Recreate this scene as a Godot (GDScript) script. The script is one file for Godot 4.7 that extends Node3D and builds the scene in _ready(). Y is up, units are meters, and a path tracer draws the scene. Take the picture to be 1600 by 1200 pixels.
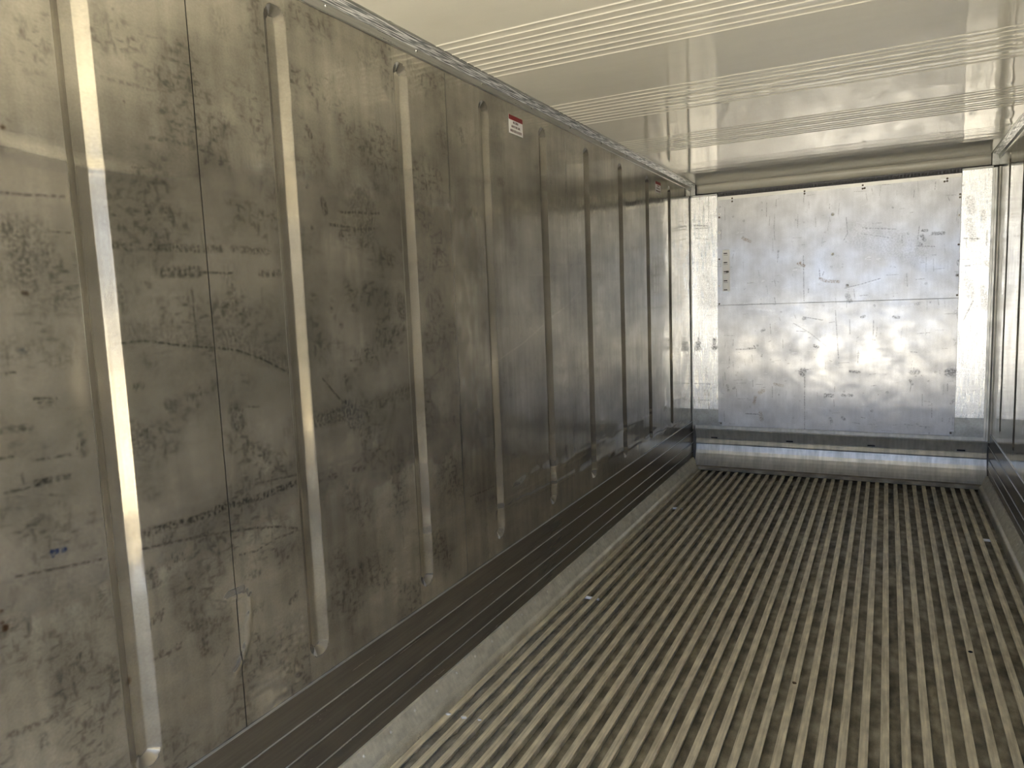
extends Node3D
# Interior of a refrigerated container. x = 0 is the left wall, z = 0 the end wall, y = 0 the top of the floor bars; the open door is at z = LEN.
const W := 2.29
const H := 2.545
const LEN := 7.4
const RIB_PITCH := 0.6024
const PANEL := 1.2048
const WALL_TOP := 2.512
const WALL_LOW := 0.418
const RAIL_LOW := 2.496

var M := {}
var dark: PackedFloat32Array
var light: PackedFloat32Array
var rust: PackedFloat32Array
var blue: PackedFloat32Array
var tw := 0
var th := 0
var rng := RandomNumberGenerator.new()
var dent_noise := FastNoiseLite.new()
var fine_noise := FastNoiseLite.new()
var taken := {}

# strokes drawn on the surfaces, a few painting light and shade along dents: [kind, width, strength, along, up, along, up ...] in metres.
# kinds: 0 thin mark, 1 rubbed smudge, 2 hatch of short marks, 3 light scratch and painted dent highlight, 4 rust, 5 blue crayon, 6 blue-grey smear
var wall_marks := [[1,0.0822,0.22,5.263,2.119,5.168,2.02],[1,0.0459,0.18,5.316,2.195,5.298,2.126],[1,0.0412,0.3,5.247,2.1,5.239,2.047],[1,0.036,0.28,5.189,2.104,5.175,2.051],[1,0.0268,0.25,5.129,2.1,5.124,2.052],[0,0.0059,0.25,5.452,2.118,5.366,2.12,5.308,2.117],[0,0.0079,0.35,5.345,2.005,5.298,2.009,5.247,2.008,5.169,2.009],[0,0.0045,0.35,5.399,1.93,5.361,1.933],[0,0.0045,0.35,5.401,1.913,5.367,1.913],[1,0.0136,0.6,5.366,1.876,5.369,1.826],[1,0.0148,0.65,5.465,1.748,5.423,1.744],[1,0.0143,0.7,5.373,1.748,5.274,1.749],[1,0.0151,0.5,5.255,1.749,5.165,1.753],[1,0.0145,0.5,5.123,1.755,4.998,1.753],[1,0.0442,0.55,5.678,1.765,5.659,1.721],[1,0.0527,0.45,5.642,1.761,5.634,1.716],[1,0.0313,0.5,5.672,1.714,5.66,1.65],[1,0.0382,0.28,5.703,1.7,5.702,1.662],[0,0.0039,0.5,5.694,1.839,5.646,1.84,5.567,1.845],[0,0.0041,0.4,5.602,1.769,5.562,1.769],[1,0.0216,0.35,5.607,1.663,5.608,1.623],[2,0.0216,0.5,5.609,1.612],[1,0.0551,0.22,5.643,1.636,5.568,1.649],[4,0.0076,0.7,5.674,1.969],[4,0.0065,0.7,5.672,1.642,5.663,1.639],[1,0.0195,0.65,5.353,1.689,5.242,1.691],[0,0.0051,0.6,5.242,1.69,5.13,1.69],[1,0.0148,0.5,5.032,1.691,4.954,1.693],[0,0.0032,0.6,5.265,1.654,5.265,1.568,5.262,1.501],[1,0.0152,0.4,5.387,1.664,5.384,1.657],[0,0.0042,0.7,5.478,1.524,5.446,1.526,5.401,1.525,5.318,1.509,5.203,1.493,5.14,1.483,5.052,1.451,4.951,1.4],[1,0.0441,0.28,5.468,1.544,5.399,1.546,5.316,1.532,5.18,1.513,5.073,1.48,4.956,1.427],[0,0.0032,0.3,5.466,1.564,5.397,1.567,5.277,1.546,5.157,1.534,5.07,1.512],[1,0.0312,0.4,5.189,1.531,5.132,1.519],[1,0.0206,0.35,5.457,1.649,5.458,1.605],[1,0.0223,0.45,5.14,1.649,5.141,1.597],[1,0.0343,0.2,5.139,1.7,5.149,1.563],[2,0.0136,0.6,5.436,1.419],[1,0.0253,0.6,5.361,1.362,5.349,1.357],[2,0.0228,0.6,5.285,1.378],[1,0.0349,0.55,5.157,1.32,5.152,1.28],[2,0.0301,0.8,5.453,1.304],[1,0.0395,0.4,5.468,1.322,5.439,1.286],[2,0.0126,0.8,5.583,1.311],[1,0.0169,0.5,5.582,1.328,5.585,1.292],[1,0.0116,0.8,5.746,1.368,5.722,1.369],[1,0.0105,0.7,5.72,1.368,5.688,1.366],[0,0.0041,0.6,5.673,1.423,5.63,1.418],[0,0.0027,0.4,5.667,1.414,5.635,1.411],[1,0.0108,0.75,5.688,1.247,5.662,1.247],[1,0.0097,0.6,5.643,1.247,5.621,1.246],[0,0.004,0.55,5.748,1.242,5.699,1.241],[0,0.0035,0.5,5.687,1.296,5.611,1.292],[0,0.0032,0.6,5.75,1.313,5.726,1.312],[1,0.0147,0.85,5.479,1.068,5.398,1.066,5.328,1.061,5.237,1.063],[1,0.0144,0.9,5.247,1.069,5.116,1.062,4.953,1.07],[0,0.0048,0.5,5.157,1.106,4.95,1.093],[1,0.0315,0.3,5.711,1.526,5.668,1.528],[6,0.0117,0.5,5.687,1.522],[1,0.0303,0.3,5.625,1.501,5.59,1.509],[1,0.0499,0.14,5.707,1.508,5.574,1.525],[0,0.0039,0.6,5.728,1.482,5.705,1.481],[5,0.0097,0.95,5.674,1.093,5.648,1.09],[5,0.0055,0.7,5.673,1.095,5.672,1.084],[0,0.0041,0.6,5.749,1.067,5.667,1.055,5.561,1.041],[4,0.0077,0.85,5.783,1.006],[4,0.0064,0.85,5.783,0.984],[4,0.0104,0.85,5.785,0.972,5.773,0.969],[0,0.0052,0.65,5.477,1.033,5.406,1.026,5.333,1.016,5.223,0.999,5.124,0.979,5.042,0.958,4.967,0.93],[0,0.0047,0.5,5.187,0.922,5.131,0.914,5.058,0.925,4.967,0.924],[2,0.032,0.55,5.384,0.977],[2,0.0235,0.5,5.451,0.848],[2,0.0367,0.6,5.646,0.829],[1,0.043,0.25,5.657,0.829,5.621,0.834],[2,0.0174,0.4,5.581,0.922],[2,0.0222,0.5,5.396,1.036],[2,0.0298,0.4,5.307,1.038],[1,0.0186,0.55,5.454,0.971,5.449,0.953],[1,0.0125,0.5,5.454,0.934,5.433,0.937],[1,0.024,0.45,5.356,0.792,5.268,0.765],[1,0.0202,0.5,5.322,0.744,5.324,0.705],[2,0.0193,0.4,5.407,0.754],[1,0.0126,0.6,5.447,0.759],[0,0.0049,0.5,5.47,0.754,5.398,0.75],[1,0.0107,0.5,5.802,0.75,5.754,0.742,5.701,0.739],[0,0.0041,0.5,5.734,0.745,5.699,0.737],[1,0.0163,0.4,5.734,0.709,5.734,0.688],[4,0.0122,0.8,5.526,0.723],[1,0.0182,0.4,5.165,0.852,5.126,0.851],[2,0.0193,0.5,5.001,0.725],[2,0.0219,0.35,5.136,0.747],[1,0.0783,0.14,5.062,0.637,4.984,0.623],[1,0.0567,0.16,5.67,1.024,5.624,0.933],[0,0.0044,0.3,5.292,0.835,5.248,0.814,5.23,0.785,5.231,0.753,5.245,0.719,5.251,0.682,5.28,0.653,5.307,0.636],[1,0.0983,0.3,4.57,1.924,4.561,1.84],[2,0.0387,0.6,4.542,1.859],[2,0.0345,0.5,4.519,1.925],[0,0.0066,0.6,4.685,1.891,4.478,1.905],[0,0.0084,0.5,4.734,1.849,4.594,1.844,4.491,1.852],[1,0.0179,0.6,4.756,1.919,4.748,1.887],[1,0.0115,0.6,4.823,1.956],[1,0.0139,0.5,4.749,1.906],[1,0.0097,0.5,4.813,1.833],[1,0.0411,0.14,4.623,2.362,4.645,1.978],[0,0.0082,0.4,4.625,2.183,4.617,2.134],[1,0.0154,0.6,4.806,2.129,4.794,2.108],[1,0.0134,0.4,4.514,2.152,4.382,2.147],[1,0.026,0.5,3.901,2.286,3.893,2.259],[1,0.0289,0.35,3.582,2.126,3.545,2.128],[1,0.0173,0.5,2.801,2.214,2.805,2.166],[1,0.0109,0.5,4.52,1.8,4.516,1.774],[0,0.0051,0.5,4.811,1.367,4.766,1.319,4.721,1.275],[1,0.0167,0.75,4.717,1.276],[1,0.0162,0.5,4.751,1.583],[1,0.0189,0.5,4.645,1.585],[1,0.0167,0.45,4.655,1.614],[2,0.0172,0.7,4.569,1.656],[1,0.0152,0.7,4.591,1.425],[0,0.0044,0.5,4.675,1.411,4.533,1.412],[1,0.0122,0.5,4.736,1.557],[1,0.0165,0.4,4.708,1.529],[1,0.0274,0.3,4.829,1.619],[1,0.033,0.5,4.853,1.24,4.749,1.241,4.702,1.24],[6,0.0471,0.4,4.701,1.251,4.656,1.211],[1,0.041,0.3,4.652,1.248,4.475,1.258,4.356,1.27],[0,0.0056,0.35,4.839,1.231,4.653,1.243,4.511,1.267,4.355,1.28],[1,0.0297,0.4,4.689,1.21,4.684,1.194],[2,0.0148,0.8,4.732,0.999],[1,0.0144,0.7,4.813,1.057,4.783,1.048],[1,0.0131,0.6,4.695,1.049,4.638,1.043],[1,0.021,0.5,4.703,1.357,4.693,1.324],[1,0.0191,0.4,4.652,1.379],[1,0.0186,0.4,4.367,1.578,4.361,1.554],[1,0.0418,0.5,4.381,1.601,4.369,1.559],[1,0.0254,0.35,4.099,1.444,4.123,1.382,4.142,1.332],[0,0.0062,0.4,4.143,1.325,4.204,1.301,4.254,1.287],[1,0.0375,0.3,4.433,1.092,4.432,1.02],[0,0.0057,0.4,3.959,0.764,3.82,0.756,3.73,0.758],[1,0.0223,0.5,3.907,0.736],[1,0.063,0.15,4.132,0.822,4.113,0.764],[3,0.0062,0.5,3.818,1.3,3.638,1.326,3.418,1.375,3.153,1.459],[3,0.007,0.45,3.071,1.489,2.852,1.547,2.659,1.626],[3,0.0064,0.35,3.34,1.464,3.234,1.414],[3,0.0062,0.4,4.845,1.083,4.765,1.08,4.717,1.082],[3,0.0036,0.3,5.155,0.679,5.156,0.622],[3,0.0036,0.3,5.173,0.668,5.164,0.636],[3,0.0081,0.35,3.644,0.666,3.369,0.665,3.068,0.671],[3,0.0112,0.5,3.051,0.674,2.731,0.666,2.525,0.677],[3,0.0068,0.3,3.284,1.709,2.953,1.72],[3,0.0077,0.25,2.966,1.76,2.392,1.778],[0,0.0057,0.3,3.691,1.561,3.659,1.589],[1,0.0251,0.6,2.912,0.762,2.907,0.718],[1,0.0171,0.4,4.743,0.981,4.693,0.963]]
var end_marks := [[0,0.0116,0.7,0.063,1.197,0.062,1.093],[1,0.0232,0.9,0.051,1.145,0.073,1.093],[1,0.0232,0.9,0.068,1.145,0.045,1.093],[1,0.0201,0.9,0.205,1.178,0.204,1.092],[1,0.0229,0.9,0.193,1.109,0.215,1.104],[0,0.0111,0.6,0.038,2.191,0.15,2.176],[0,0.0083,0.5,0.032,2.163,0.167,2.158],[0,0.0083,0.4,0.043,2.078,0.155,2.059],[1,0.0225,0.4,0.119,1.748,0.152,1.69],[0,0.007,0.5,0.024,0.778,0.168,0.774],[0,0.007,0.5,0.052,0.626,0.156,0.628],[1,0.0164,0.7,0.931,0.915,0.961,0.899],[1,0.0219,0.8,0.926,0.887,0.941,0.871],[0,0.0082,0.6,0.951,0.909,0.981,0.915],[1,0.0162,0.7,1.03,1.116,1.055,1.105],[0,0.0067,0.6,0.491,1.097,0.555,1.096,0.544,1.119],[1,0.0159,0.6,1.306,0.902,1.372,0.897],[1,0.0251,0.75,1.991,0.909,2.038,0.91],[1,0.0251,0.6,1.995,0.889,2.03,0.884],[1,0.0256,0.45,1.75,0.896,1.794,0.902],[1,0.0217,0.6,1.123,0.7,1.172,0.696],[1,0.0161,0.6,1.25,0.703,1.27,0.698],[1,0.0161,0.6,1.299,0.704,1.323,0.7],[1,0.0164,0.6,1.16,0.5,1.17,0.478],[1,0.0163,0.6,1.253,0.514,1.267,0.499],[0,0.0068,0.5,0.473,0.517,0.582,0.516],[0,0.0067,0.4,0.393,1.086,0.528,1.091],[1,0.0147,0.7,1.8,2.007,1.83,2.005],[1,0.017,0.7,1.87,1.978,1.942,1.977],[0,0.0059,0.6,1.755,1.893,1.885,1.879],[1,0.0197,0.6,1.797,1.968,1.815,1.933],[1,0.0148,0.5,1.776,1.911,1.798,1.9],[0,0.006,0.4,1.383,2.06,1.619,2.031],[0,0.006,0.35,1.37,2.016,1.598,1.963],[1,0.1485,0.14,1.347,2.018,1.755,1.863],[4,0.0159,0.6,0.9,1.804,0.945,1.785],[4,0.0159,0.6,0.915,1.814],[4,0.0158,0.5,1.069,1.673,1.113,1.65,1.21,1.641],[0,0.0063,0.4,1.063,1.752,1.069,1.673],[4,0.0163,0.6,0.449,2.048,0.513,2.017],[1,0.0135,0.6,0.46,2.194],[1,0.0134,0.5,0.742,1.92],[1,0.0261,0.5,1.278,1.523,1.298,1.481],[0,0.0062,0.5,1.258,1.586,1.376,1.612,1.514,1.652],[3,0.0103,0.5,1.282,1.585,1.399,1.616,1.514,1.642],[0,0.0061,0.4,1.261,2.152,1.272,2.023,1.244,1.974],[0,0.0064,0.3,0.939,1.865,0.947,1.493],[0,0.0064,0.3,1.189,1.406,1.217,1.008],[0,0.0067,0.35,0.956,0.926,0.96,0.403],[0,0.0054,0.3,0.867,1.307,0.994,1.224,1.119,1.115],[0,0.0064,0.4,0.943,1.359,1.092,1.329],[1,0.0153,0.6,1.615,1.343,1.651,1.337],[1,0.0156,0.6,1.385,1.348,1.403,1.353],[1,0.0161,0.5,0.958,1.348,0.943,1.343],[1,0.0138,0.5,0.608,1.246,0.629,1.257],[1,0.015,0.4,1.765,1.439,1.791,1.444],[4,0.0226,0.4,0.593,0.709,0.619,0.727],[4,0.0228,0.4,0.598,0.528,0.609,0.471],[4,0.0167,0.35,0.714,0.785,0.777,0.775],[4,0.0171,0.5,0.555,0.668,0.544,0.611],[1,0.038,0.4,2.106,2.221,2.121,2.125],[1,0.0383,0.35,2.102,2.055,2.135,1.924],[0,0.0095,0.6,2.081,1.928,2.176,1.916],[0,0.0071,0.5,2.223,1.974,2.222,1.865],[1,0.0237,0.35,2.19,2.118,2.2,2.047],[0,0.0072,0.6,2.087,1.721,2.12,1.719],[1,0.0191,0.5,2.222,1.737,2.247,1.716],[1,0.0487,0.3,2.103,1.599,2.126,1.501],[1,0.0388,0.3,2.207,1.546,2.232,1.4],[0,0.0073,0.5,2.09,1.306,2.149,1.451],[1,0.0795,0.2,0.12,1.916,0.128,1.521],[1,0.0566,0.25,0.186,1.688,0.19,1.491],[0,0.0083,0.35,0.163,2.466,0.162,2.219],[0,0.0065,0.4,0.712,1.528,0.723,1.474],[3,0.0164,0.5,0.502,1.442,0.713,1.419],[3,0.0151,0.4,1.676,1.427,1.765,1.434],[1,0.0126,0.5,2.027,0.657,2.044,0.683],[1,0.0129,0.5,1.742,0.834,1.756,0.804],[1,0.0144,0.5,0.314,0.766,0.325,0.72],[1,0.0143,0.5,0.37,0.738,0.381,0.75]]

func _ready():
	rng.seed = 7
	# ---------------------------------------------------------------- camera
	var cam := Camera3D.new()
	cam.name = "camera"
	add_child(cam)
	cam.fov = rad_to_deg(2.0 * atan(600.0 / 1124.3))
	cam.near = 0.05
	cam.far = 400.0
	cam.transform = Transform3D(Basis(Vector3.UP, 0.4819) * Basis(Vector3.RIGHT, -0.1144) * Basis(Vector3.BACK, -0.039), Vector3(1.5668, 1.584, 6.5303))
	cam.current = true
	# ---------------------------------------------------------------- daylight: sky and sun outside the open door
	var sky_mat := ProceduralSkyMaterial.new()
	sky_mat.sky_top_color = Color(0.36, 0.55, 0.86)
	sky_mat.sky_horizon_color = Color(0.80, 0.88, 1.0)
	sky_mat.sky_curve = 0.16
	sky_mat.ground_bottom_color = Color(0.42, 0.39, 0.33)
	sky_mat.ground_horizon_color = Color(0.70, 0.68, 0.62)
	sky_mat.sun_angle_max = 0.0
	sky_mat.energy_multiplier = 4.2
	var sky := Sky.new()
	sky.sky_material = sky_mat
	var env := Environment.new()
	env.background_mode = Environment.BG_SKY
	env.sky = sky
	env.tonemap_mode = Environment.TONE_MAPPER_LINEAR
	env.tonemap_exposure = 1.06
	env.sdfgi_enabled = true
	env.ssao_enabled = true
	env.ssil_enabled = true
	var we := WorldEnvironment.new()
	we.name = "world_environment"
	we.environment = env
	add_child(we)
	var sun := DirectionalLight3D.new()
	sun.name = "sun"
	sun.light_color = Color(1.0, 0.965, 0.895)
	sun.light_energy = 44.0
	sun.light_angular_distance = 0.5
	sun.shadow_enabled = true
	add_child(sun)
	sun.look_at_from_position(Vector3.ZERO, Vector3(-0.62, -0.78, 0.03), Vector3.UP)

	# ---------------------------------------------------------------- structure, then things
	dent_noise.seed = 11
	dent_noise.frequency = 1.0
	dent_noise.fractal_octaves = 3
	fine_noise.seed = 23
	fine_noise.frequency = 1.0
	fine_noise.fractal_octaves = 2
	make_materials()
	build_ground()
	build_floor()
	build_walls()
	build_end_wall()
	build_ceiling()
	build_trims()
	build_stickers()
	build_floor_bits()

# ==================================================================== materials and textures
func noise_bytes(sd: int, freq: float, w: int, h: int, sx := 1, sy := 1, oct := 4) -> PackedByteArray:
	var n := FastNoiseLite.new()
	n.seed = sd
	n.frequency = freq
	n.fractal_octaves = oct
	var im := n.get_seamless_image(maxi(8, w / sx), maxi(8, h / sy), false, false, 0.1, true)
	if im.get_width() != w or im.get_height() != h:
		im.resize(w, h, Image.INTERPOLATE_CUBIC)
	im.convert(Image.FORMAT_L8)
	return im.get_data()

func texture(w: int, h: int, data: PackedByteArray, fmt := Image.FORMAT_RGB8) -> ImageTexture:
	var im := Image.create_from_data(w, h, false, fmt, data)
	im.generate_mipmaps()
	return ImageTexture.create_from_image(im)

func mat(col: Color, metal: float, rough: float, spec := 0.5) -> StandardMaterial3D:
	var m := StandardMaterial3D.new()
	m.albedo_color = col
	m.metallic = metal
	m.roughness = rough
	m.metallic_specular = spec
	m.cull_mode = BaseMaterial3D.CULL_DISABLED
	return m

# A tile of one material: blotches, streaks one way and grain between two colours; roughness follows the blotches.
func tile_material(sd: int, size: int, c0: Color, c1: Color, blotch: float, streak: float, sx: int, sy: int, grain: float, metal: float, r0: float, r1: float, scale3: Vector3, tri := true) -> StandardMaterial3D:
	var a := noise_bytes(sd, 0.012, size, size, 1, 1, 5)
	var b := noise_bytes(sd + 1, 0.05, size, size, sx, sy, 4)
	var c := noise_bytes(sd + 2, 0.35, size, size, 1, 1, 2)
	var px := PackedByteArray()
	px.resize(size * size * 3)
	var rp := PackedByteArray()
	rp.resize(size * size)
	for i in size * size:
		var t: float = clampf(0.5 + blotch * (a[i] / 127.5 - 1.0) + streak * (b[i] / 127.5 - 1.0) + grain * (c[i] / 127.5 - 1.0), 0.0, 1.0)
		px[3 * i] = int(255.0 * lerpf(c0.r, c1.r, t))
		px[3 * i + 1] = int(255.0 * lerpf(c0.g, c1.g, t))
		px[3 * i + 2] = int(255.0 * lerpf(c0.b, c1.b, t))
		rp[i] = int(255.0 * clampf(lerpf(r1, r0, t), 0.02, 1.0))
	var m := mat(Color.WHITE, metal, 1.0)
	m.albedo_texture = texture(size, size, px)
	m.roughness_texture = texture(size, size, rp, Image.FORMAT_L8)
	m.roughness_texture_channel = BaseMaterial3D.TEXTURE_CHANNEL_RED
	m.uv1_triplanar = tri
	m.uv1_world_triplanar = tri
	m.uv1_scale = scale3
	return m

func begin_marks(w: int, h: int):
	tw = w
	th = h
	dark = PackedFloat32Array()
	dark.resize(w * h)
	light = PackedFloat32Array()
	light.resize(w * h)
	rust = PackedFloat32Array()
	rust.resize(w * h)
	blue = PackedFloat32Array()
	blue.resize(w * h)

# One brush segment in pixels; breakup noise makes rubbed marks patchy.
func brush(kind: int, x0: float, y0: float, x1: float, y1: float, wd: float, st: float, brk: PackedByteArray):
	var r := maxf(wd * 0.5, 0.6)
	var soft := 1.0 if kind in [0, 3, 5] else r * 0.9
	var rr := r + soft
	var dx := x1 - x0
	var dy := y1 - y0
	var l2 := maxf(dx * dx + dy * dy, 1e-6)
	for y in range(maxi(0, int(minf(y0, y1) - rr)), mini(th - 1, int(maxf(y0, y1) + rr)) + 1):
		for x in range(maxi(0, int(minf(x0, x1) - rr)), mini(tw - 1, int(maxf(x0, x1) + rr)) + 1):
			var t := clampf(((x - x0) * dx + (y - y0) * dy) / l2, 0.0, 1.0)
			var ex := x - x0 - t * dx
			var ey := y - y0 - t * dy
			var d := sqrt(ex * ex + ey * ey)
			if d > rr:
				continue
			var a := st * clampf((rr - d) / (soft + 0.3), 0.0, 1.0)
			var i := y * tw + x
			var n: float = brk[i] / 255.0
			if kind == 0 or kind == 3:
				a *= clampf(n * 2.0 - 0.35, 0.1, 1.0)
			else:
				a *= clampf((n - 0.22) * 1.7, 0.12, 1.0)
			if kind == 3:
				light[i] = maxf(light[i], a)
			elif kind == 4:
				rust[i] = maxf(rust[i], a)
			elif kind == 5:
				blue[i] = maxf(blue[i], a)
			else:
				dark[i] = maxf(dark[i], a)
				if kind == 6:
					blue[i] = maxf(blue[i], a * 0.25)

func draw_marks(marks: Array, u0: float, u1: float, v0: float, v1: float, brk: PackedByteArray):
	var su := tw / (u1 - u0)
	var sv := th / (v1 - v0)
	for m in marks:
		var kind := int(m[0])
		var wd: float = m[1] * su
		var n: int = (m.size() - 3) / 2
		if kind == 2:
			var cx: float = (m[3] - u0) * su
			var cy: float = (v1 - m[4]) * sv
			for k in 9:
				var ox := (k - 4) / 4.0 * wd * 0.9
				var hh := wd * rng.randf_range(0.35, 0.8)
				var oy := rng.randf_range(-0.35, 0.35) * wd + ox * 0.3
				brush(0, cx + ox, cy + oy - hh * 0.5, cx + ox + 1.0, cy + oy + hh * 0.5, maxf(1.2, wd * 0.1), m[2] * rng.randf_range(0.6, 1.0), brk)
			continue
		for k in maxi(1, n - 1):
			var k2 := mini(k + 1, n - 1)
			brush(kind, (m[3 + 2 * k] - u0) * su, (v1 - m[4 + 2 * k]) * sv, (m[3 + 2 * k2] - u0) * su, (v1 - m[4 + 2 * k2]) * sv, wd, m[2], brk)

func wall_material() -> StandardMaterial3D:
	var w := 2048
	var h := 720
	begin_marks(w, h)
	var brk := noise_bytes(31, 0.22, w, h, 1, 4, 4)
	var brk_b := noise_bytes(32, 0.20, w, h, 1, 1, 4)
	for i in w * h:
		brk[i] = clampi(int(127.5 + (brk[i] - 127.5) * 0.6 + (brk_b[i] - 127.5) * 0.9), 0, 255)
	var grime := noise_bytes(33, 0.13, w, h, 2, 1, 5)
	var grime_b := noise_bytes(35, 0.10, w, h, 1, 2, 5)
	var where_n := noise_bytes(34, 0.011, w, h, 1, 1, 3)
	draw_marks(wall_marks, 0.0, 6.0, 0.42, 2.52, brk)
	var extra := []
	for k in 300:
		var z := rng.randf_range(0.3, 6.0)
		var y := 0.42 + 2.0 * pow(rng.randf(), 1.25)
		var s := rng.randf_range(0.1, 0.42)
		match rng.randi() % 6:
			0: extra.append([0, 0.003, s, z, y, z + rng.randf_range(-0.06, 0.06), y + rng.randf_range(-0.012, 0.012)])
			1: extra.append([0, 0.003, s, z, y, z + rng.randf_range(-0.004, 0.004), y + rng.randf_range(0.02, 0.09)])
			2: extra.append([1, rng.randf_range(0.006, 0.014), s * 1.3, z, y])
			3: extra.append([1, rng.randf_range(0.02, 0.06), s * 0.6, z, y, z + rng.randf_range(-0.05, 0.05), y + rng.randf_range(-0.03, 0.03)])
			4: extra.append([3, 0.003, s * 0.5, z, y, z + rng.randf_range(-0.01, 0.01), y + rng.randf_range(0.03, 0.12)])
			5: extra.append([2, rng.randf_range(0.015, 0.04), s * 0.7, z, y])
	draw_marks(extra, 0.0, 6.0, 0.42, 2.52, brk)
	var a := noise_bytes(41, 0.006, w, h, 1, 1, 5)
	var v := noise_bytes(42, 0.05, w, h, 1, 16, 4)
	var o := noise_bytes(43, 0.05, w, h, 12, 1, 4)
	var g := noise_bytes(44, 0.4, w, h, 1, 1, 2)
	var px := PackedByteArray()
	px.resize(w * h * 3)
	var rp := PackedByteArray()
	rp.resize(w * h)
	for i in w * h:
		var t: float = (a[i] - 127.5) * 0.0009 + (v[i] - 127.5) * 0.00035 + (o[i] - 127.5) * 0.00015 + (g[i] - 127.5) * 0.0003
		var b: float = 0.70 + t
		var d: float = maxf(dark[i], (0.42 * clampf((maxi(grime[i], grime_b[i]) - 146) * 0.013, 0.0, 1.0) + 0.14) * clampf((where_n[i] - 100) * 0.012, 0.0, 1.0) * (1.0 if i % w > 1368 else 0.3))
		var zc := fposmod(float(i % w) / w * 6.0 - 0.6922 + RIB_PITCH * 0.5, RIB_PITCH) - RIB_PITCH * 0.5
		if absf(zc) < 0.044:
			d *= 0.2
		b = b * (1.0 - 0.62 * d) + light[i] * 0.14
		var q: float = rust[i]
		var e: float = blue[i]
		px[3 * i] = int(255.0 * clampf(lerpf(lerpf(b, 0.24, q), 0.12, e), 0.0, 1.0))
		px[3 * i + 1] = int(255.0 * clampf(lerpf(lerpf(b * 0.975, 0.14, q), 0.20, e), 0.0, 1.0))
		px[3 * i + 2] = int(255.0 * clampf(lerpf(lerpf(b * 0.915, 0.07, q), 0.45, e), 0.0, 1.0))
		rp[i] = int(255.0 * clampf(0.125 - (a[i] - 127.5) * 0.0006 - (v[i] - 127.5) * 0.0004 + 0.06 * d, 0.05, 1.0))
	var m := mat(Color.WHITE, 0.76, 1.0)
	m.albedo_texture = texture(w, h, px)
	m.roughness_texture = texture(w, h, rp, Image.FORMAT_L8)
	m.roughness_texture_channel = BaseMaterial3D.TEXTURE_CHANNEL_RED
	return m

# The end wall: one drawing shared by panel (painted steel) and side plates (bare aluminium), cut at the seams.
func end_materials():
	var w := 1024
	var h := 960
	var brk := noise_bytes(51, 0.13, w, h, 1, 1, 4)
	var a := noise_bytes(52, 0.01, w, h, 1, 1, 5)
	var v := noise_bytes(53, 0.08, w, h, 1, 10, 4)
	var o := noise_bytes(54, 0.08, w, h, 10, 1, 4)
	var g := noise_bytes(55, 0.25, w, h, 1, 1, 3)
	begin_marks(w, h)
	draw_marks(end_marks, 0.0, W, 0.36, 2.51, brk)
	var extra := []
	for k in 520:
		var x := rng.randf_range(0.0, W)
		var y := rng.randf_range(0.4, 2.4)
		var s := rng.randf_range(0.1, 0.45)
		match rng.randi() % 4:
			0: extra.append([0, 0.004, s, x, y, x + rng.randf_range(-0.09, 0.09), y + rng.randf_range(-0.008, 0.008)])
			1: extra.append([0, 0.004, s, x, y, x + rng.randf_range(-0.01, 0.01), y + rng.randf_range(0.02, 0.12)])
			2: extra.append([1, rng.randf_range(0.006, 0.015), s, x, y])
			3: extra.append([3, 0.005, s, x, y, x + rng.randf_range(-0.08, 0.08), y + rng.randf_range(-0.02, 0.02)])
	draw_marks(extra, 0.0, W, 0.36, 2.51, brk)
	var px := PackedByteArray()
	px.resize(w * h * 3)
	var rp := PackedByteArray()
	rp.resize(w * h)
	var py := PackedByteArray()
	py.resize(w * h * 3)
	var rq := PackedByteArray()
	rq.resize(w * h)
	for i in w * h:
		var d: float = dark[i]
		var q: float = rust[i]
		var b: float = 0.83 + (a[i] - 127.5) * 0.0006 + (v[i] - 127.5) * 0.00015 + (g[i] - 127.5) * 0.0003
		b = b * (1.0 - 0.75 * d) + light[i] * 0.14
		px[3 * i] = int(255.0 * clampf(lerpf(b, 0.38, q), 0.0, 1.0))
		px[3 * i + 1] = int(255.0 * clampf(lerpf(b * 1.005, 0.27, q), 0.0, 1.0))
		px[3 * i + 2] = int(255.0 * clampf(lerpf(b * 1.02, 0.16, q), 0.0, 1.0))
		rp[i] = int(255.0 * clampf(0.20 - (a[i] - 127.5) * 0.0006 + 0.1 * d + (o[i] - 127.5) * 0.0003, 0.05, 1.0))
		var s: float = clampf((g[i] - 150) * 0.012, 0.0, 1.0) * clampf((v[i] + o[i] - 200) * 0.012, 0.0, 1.0)
		var c: float = (0.84 + (v[i] - 127.5) * 0.0008 + (o[i] - 127.5) * 0.0005) * (1.0 - 0.6 * d) * (1.0 - 0.5 * s)
		py[3 * i] = int(255.0 * clampf(c, 0.0, 1.0))
		py[3 * i + 1] = int(255.0 * clampf(c * 0.995, 0.0, 1.0))
		py[3 * i + 2] = int(255.0 * clampf(c * 0.98, 0.0, 1.0))
		rq[i] = int(255.0 * clampf(0.30 + (v[i] - 127.5) * 0.0008 + 0.25 * s + 0.2 * d, 0.05, 1.0))
	var m := mat(Color.WHITE, 0.15, 1.0)
	m.albedo_texture = texture(w, h, px)
	m.roughness_texture = texture(w, h, rp, Image.FORMAT_L8)
	m.roughness_texture_channel = BaseMaterial3D.TEXTURE_CHANNEL_RED
	M.end_panel = m
	var m2 := mat(Color.WHITE, 0.75, 1.0)
	m2.albedo_texture = texture(w, h, py)
	m2.roughness_texture = texture(w, h, rq, Image.FORMAT_L8)
	m2.roughness_texture_channel = BaseMaterial3D.TEXTURE_CHANNEL_RED
	M.end_plate = m2

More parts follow.
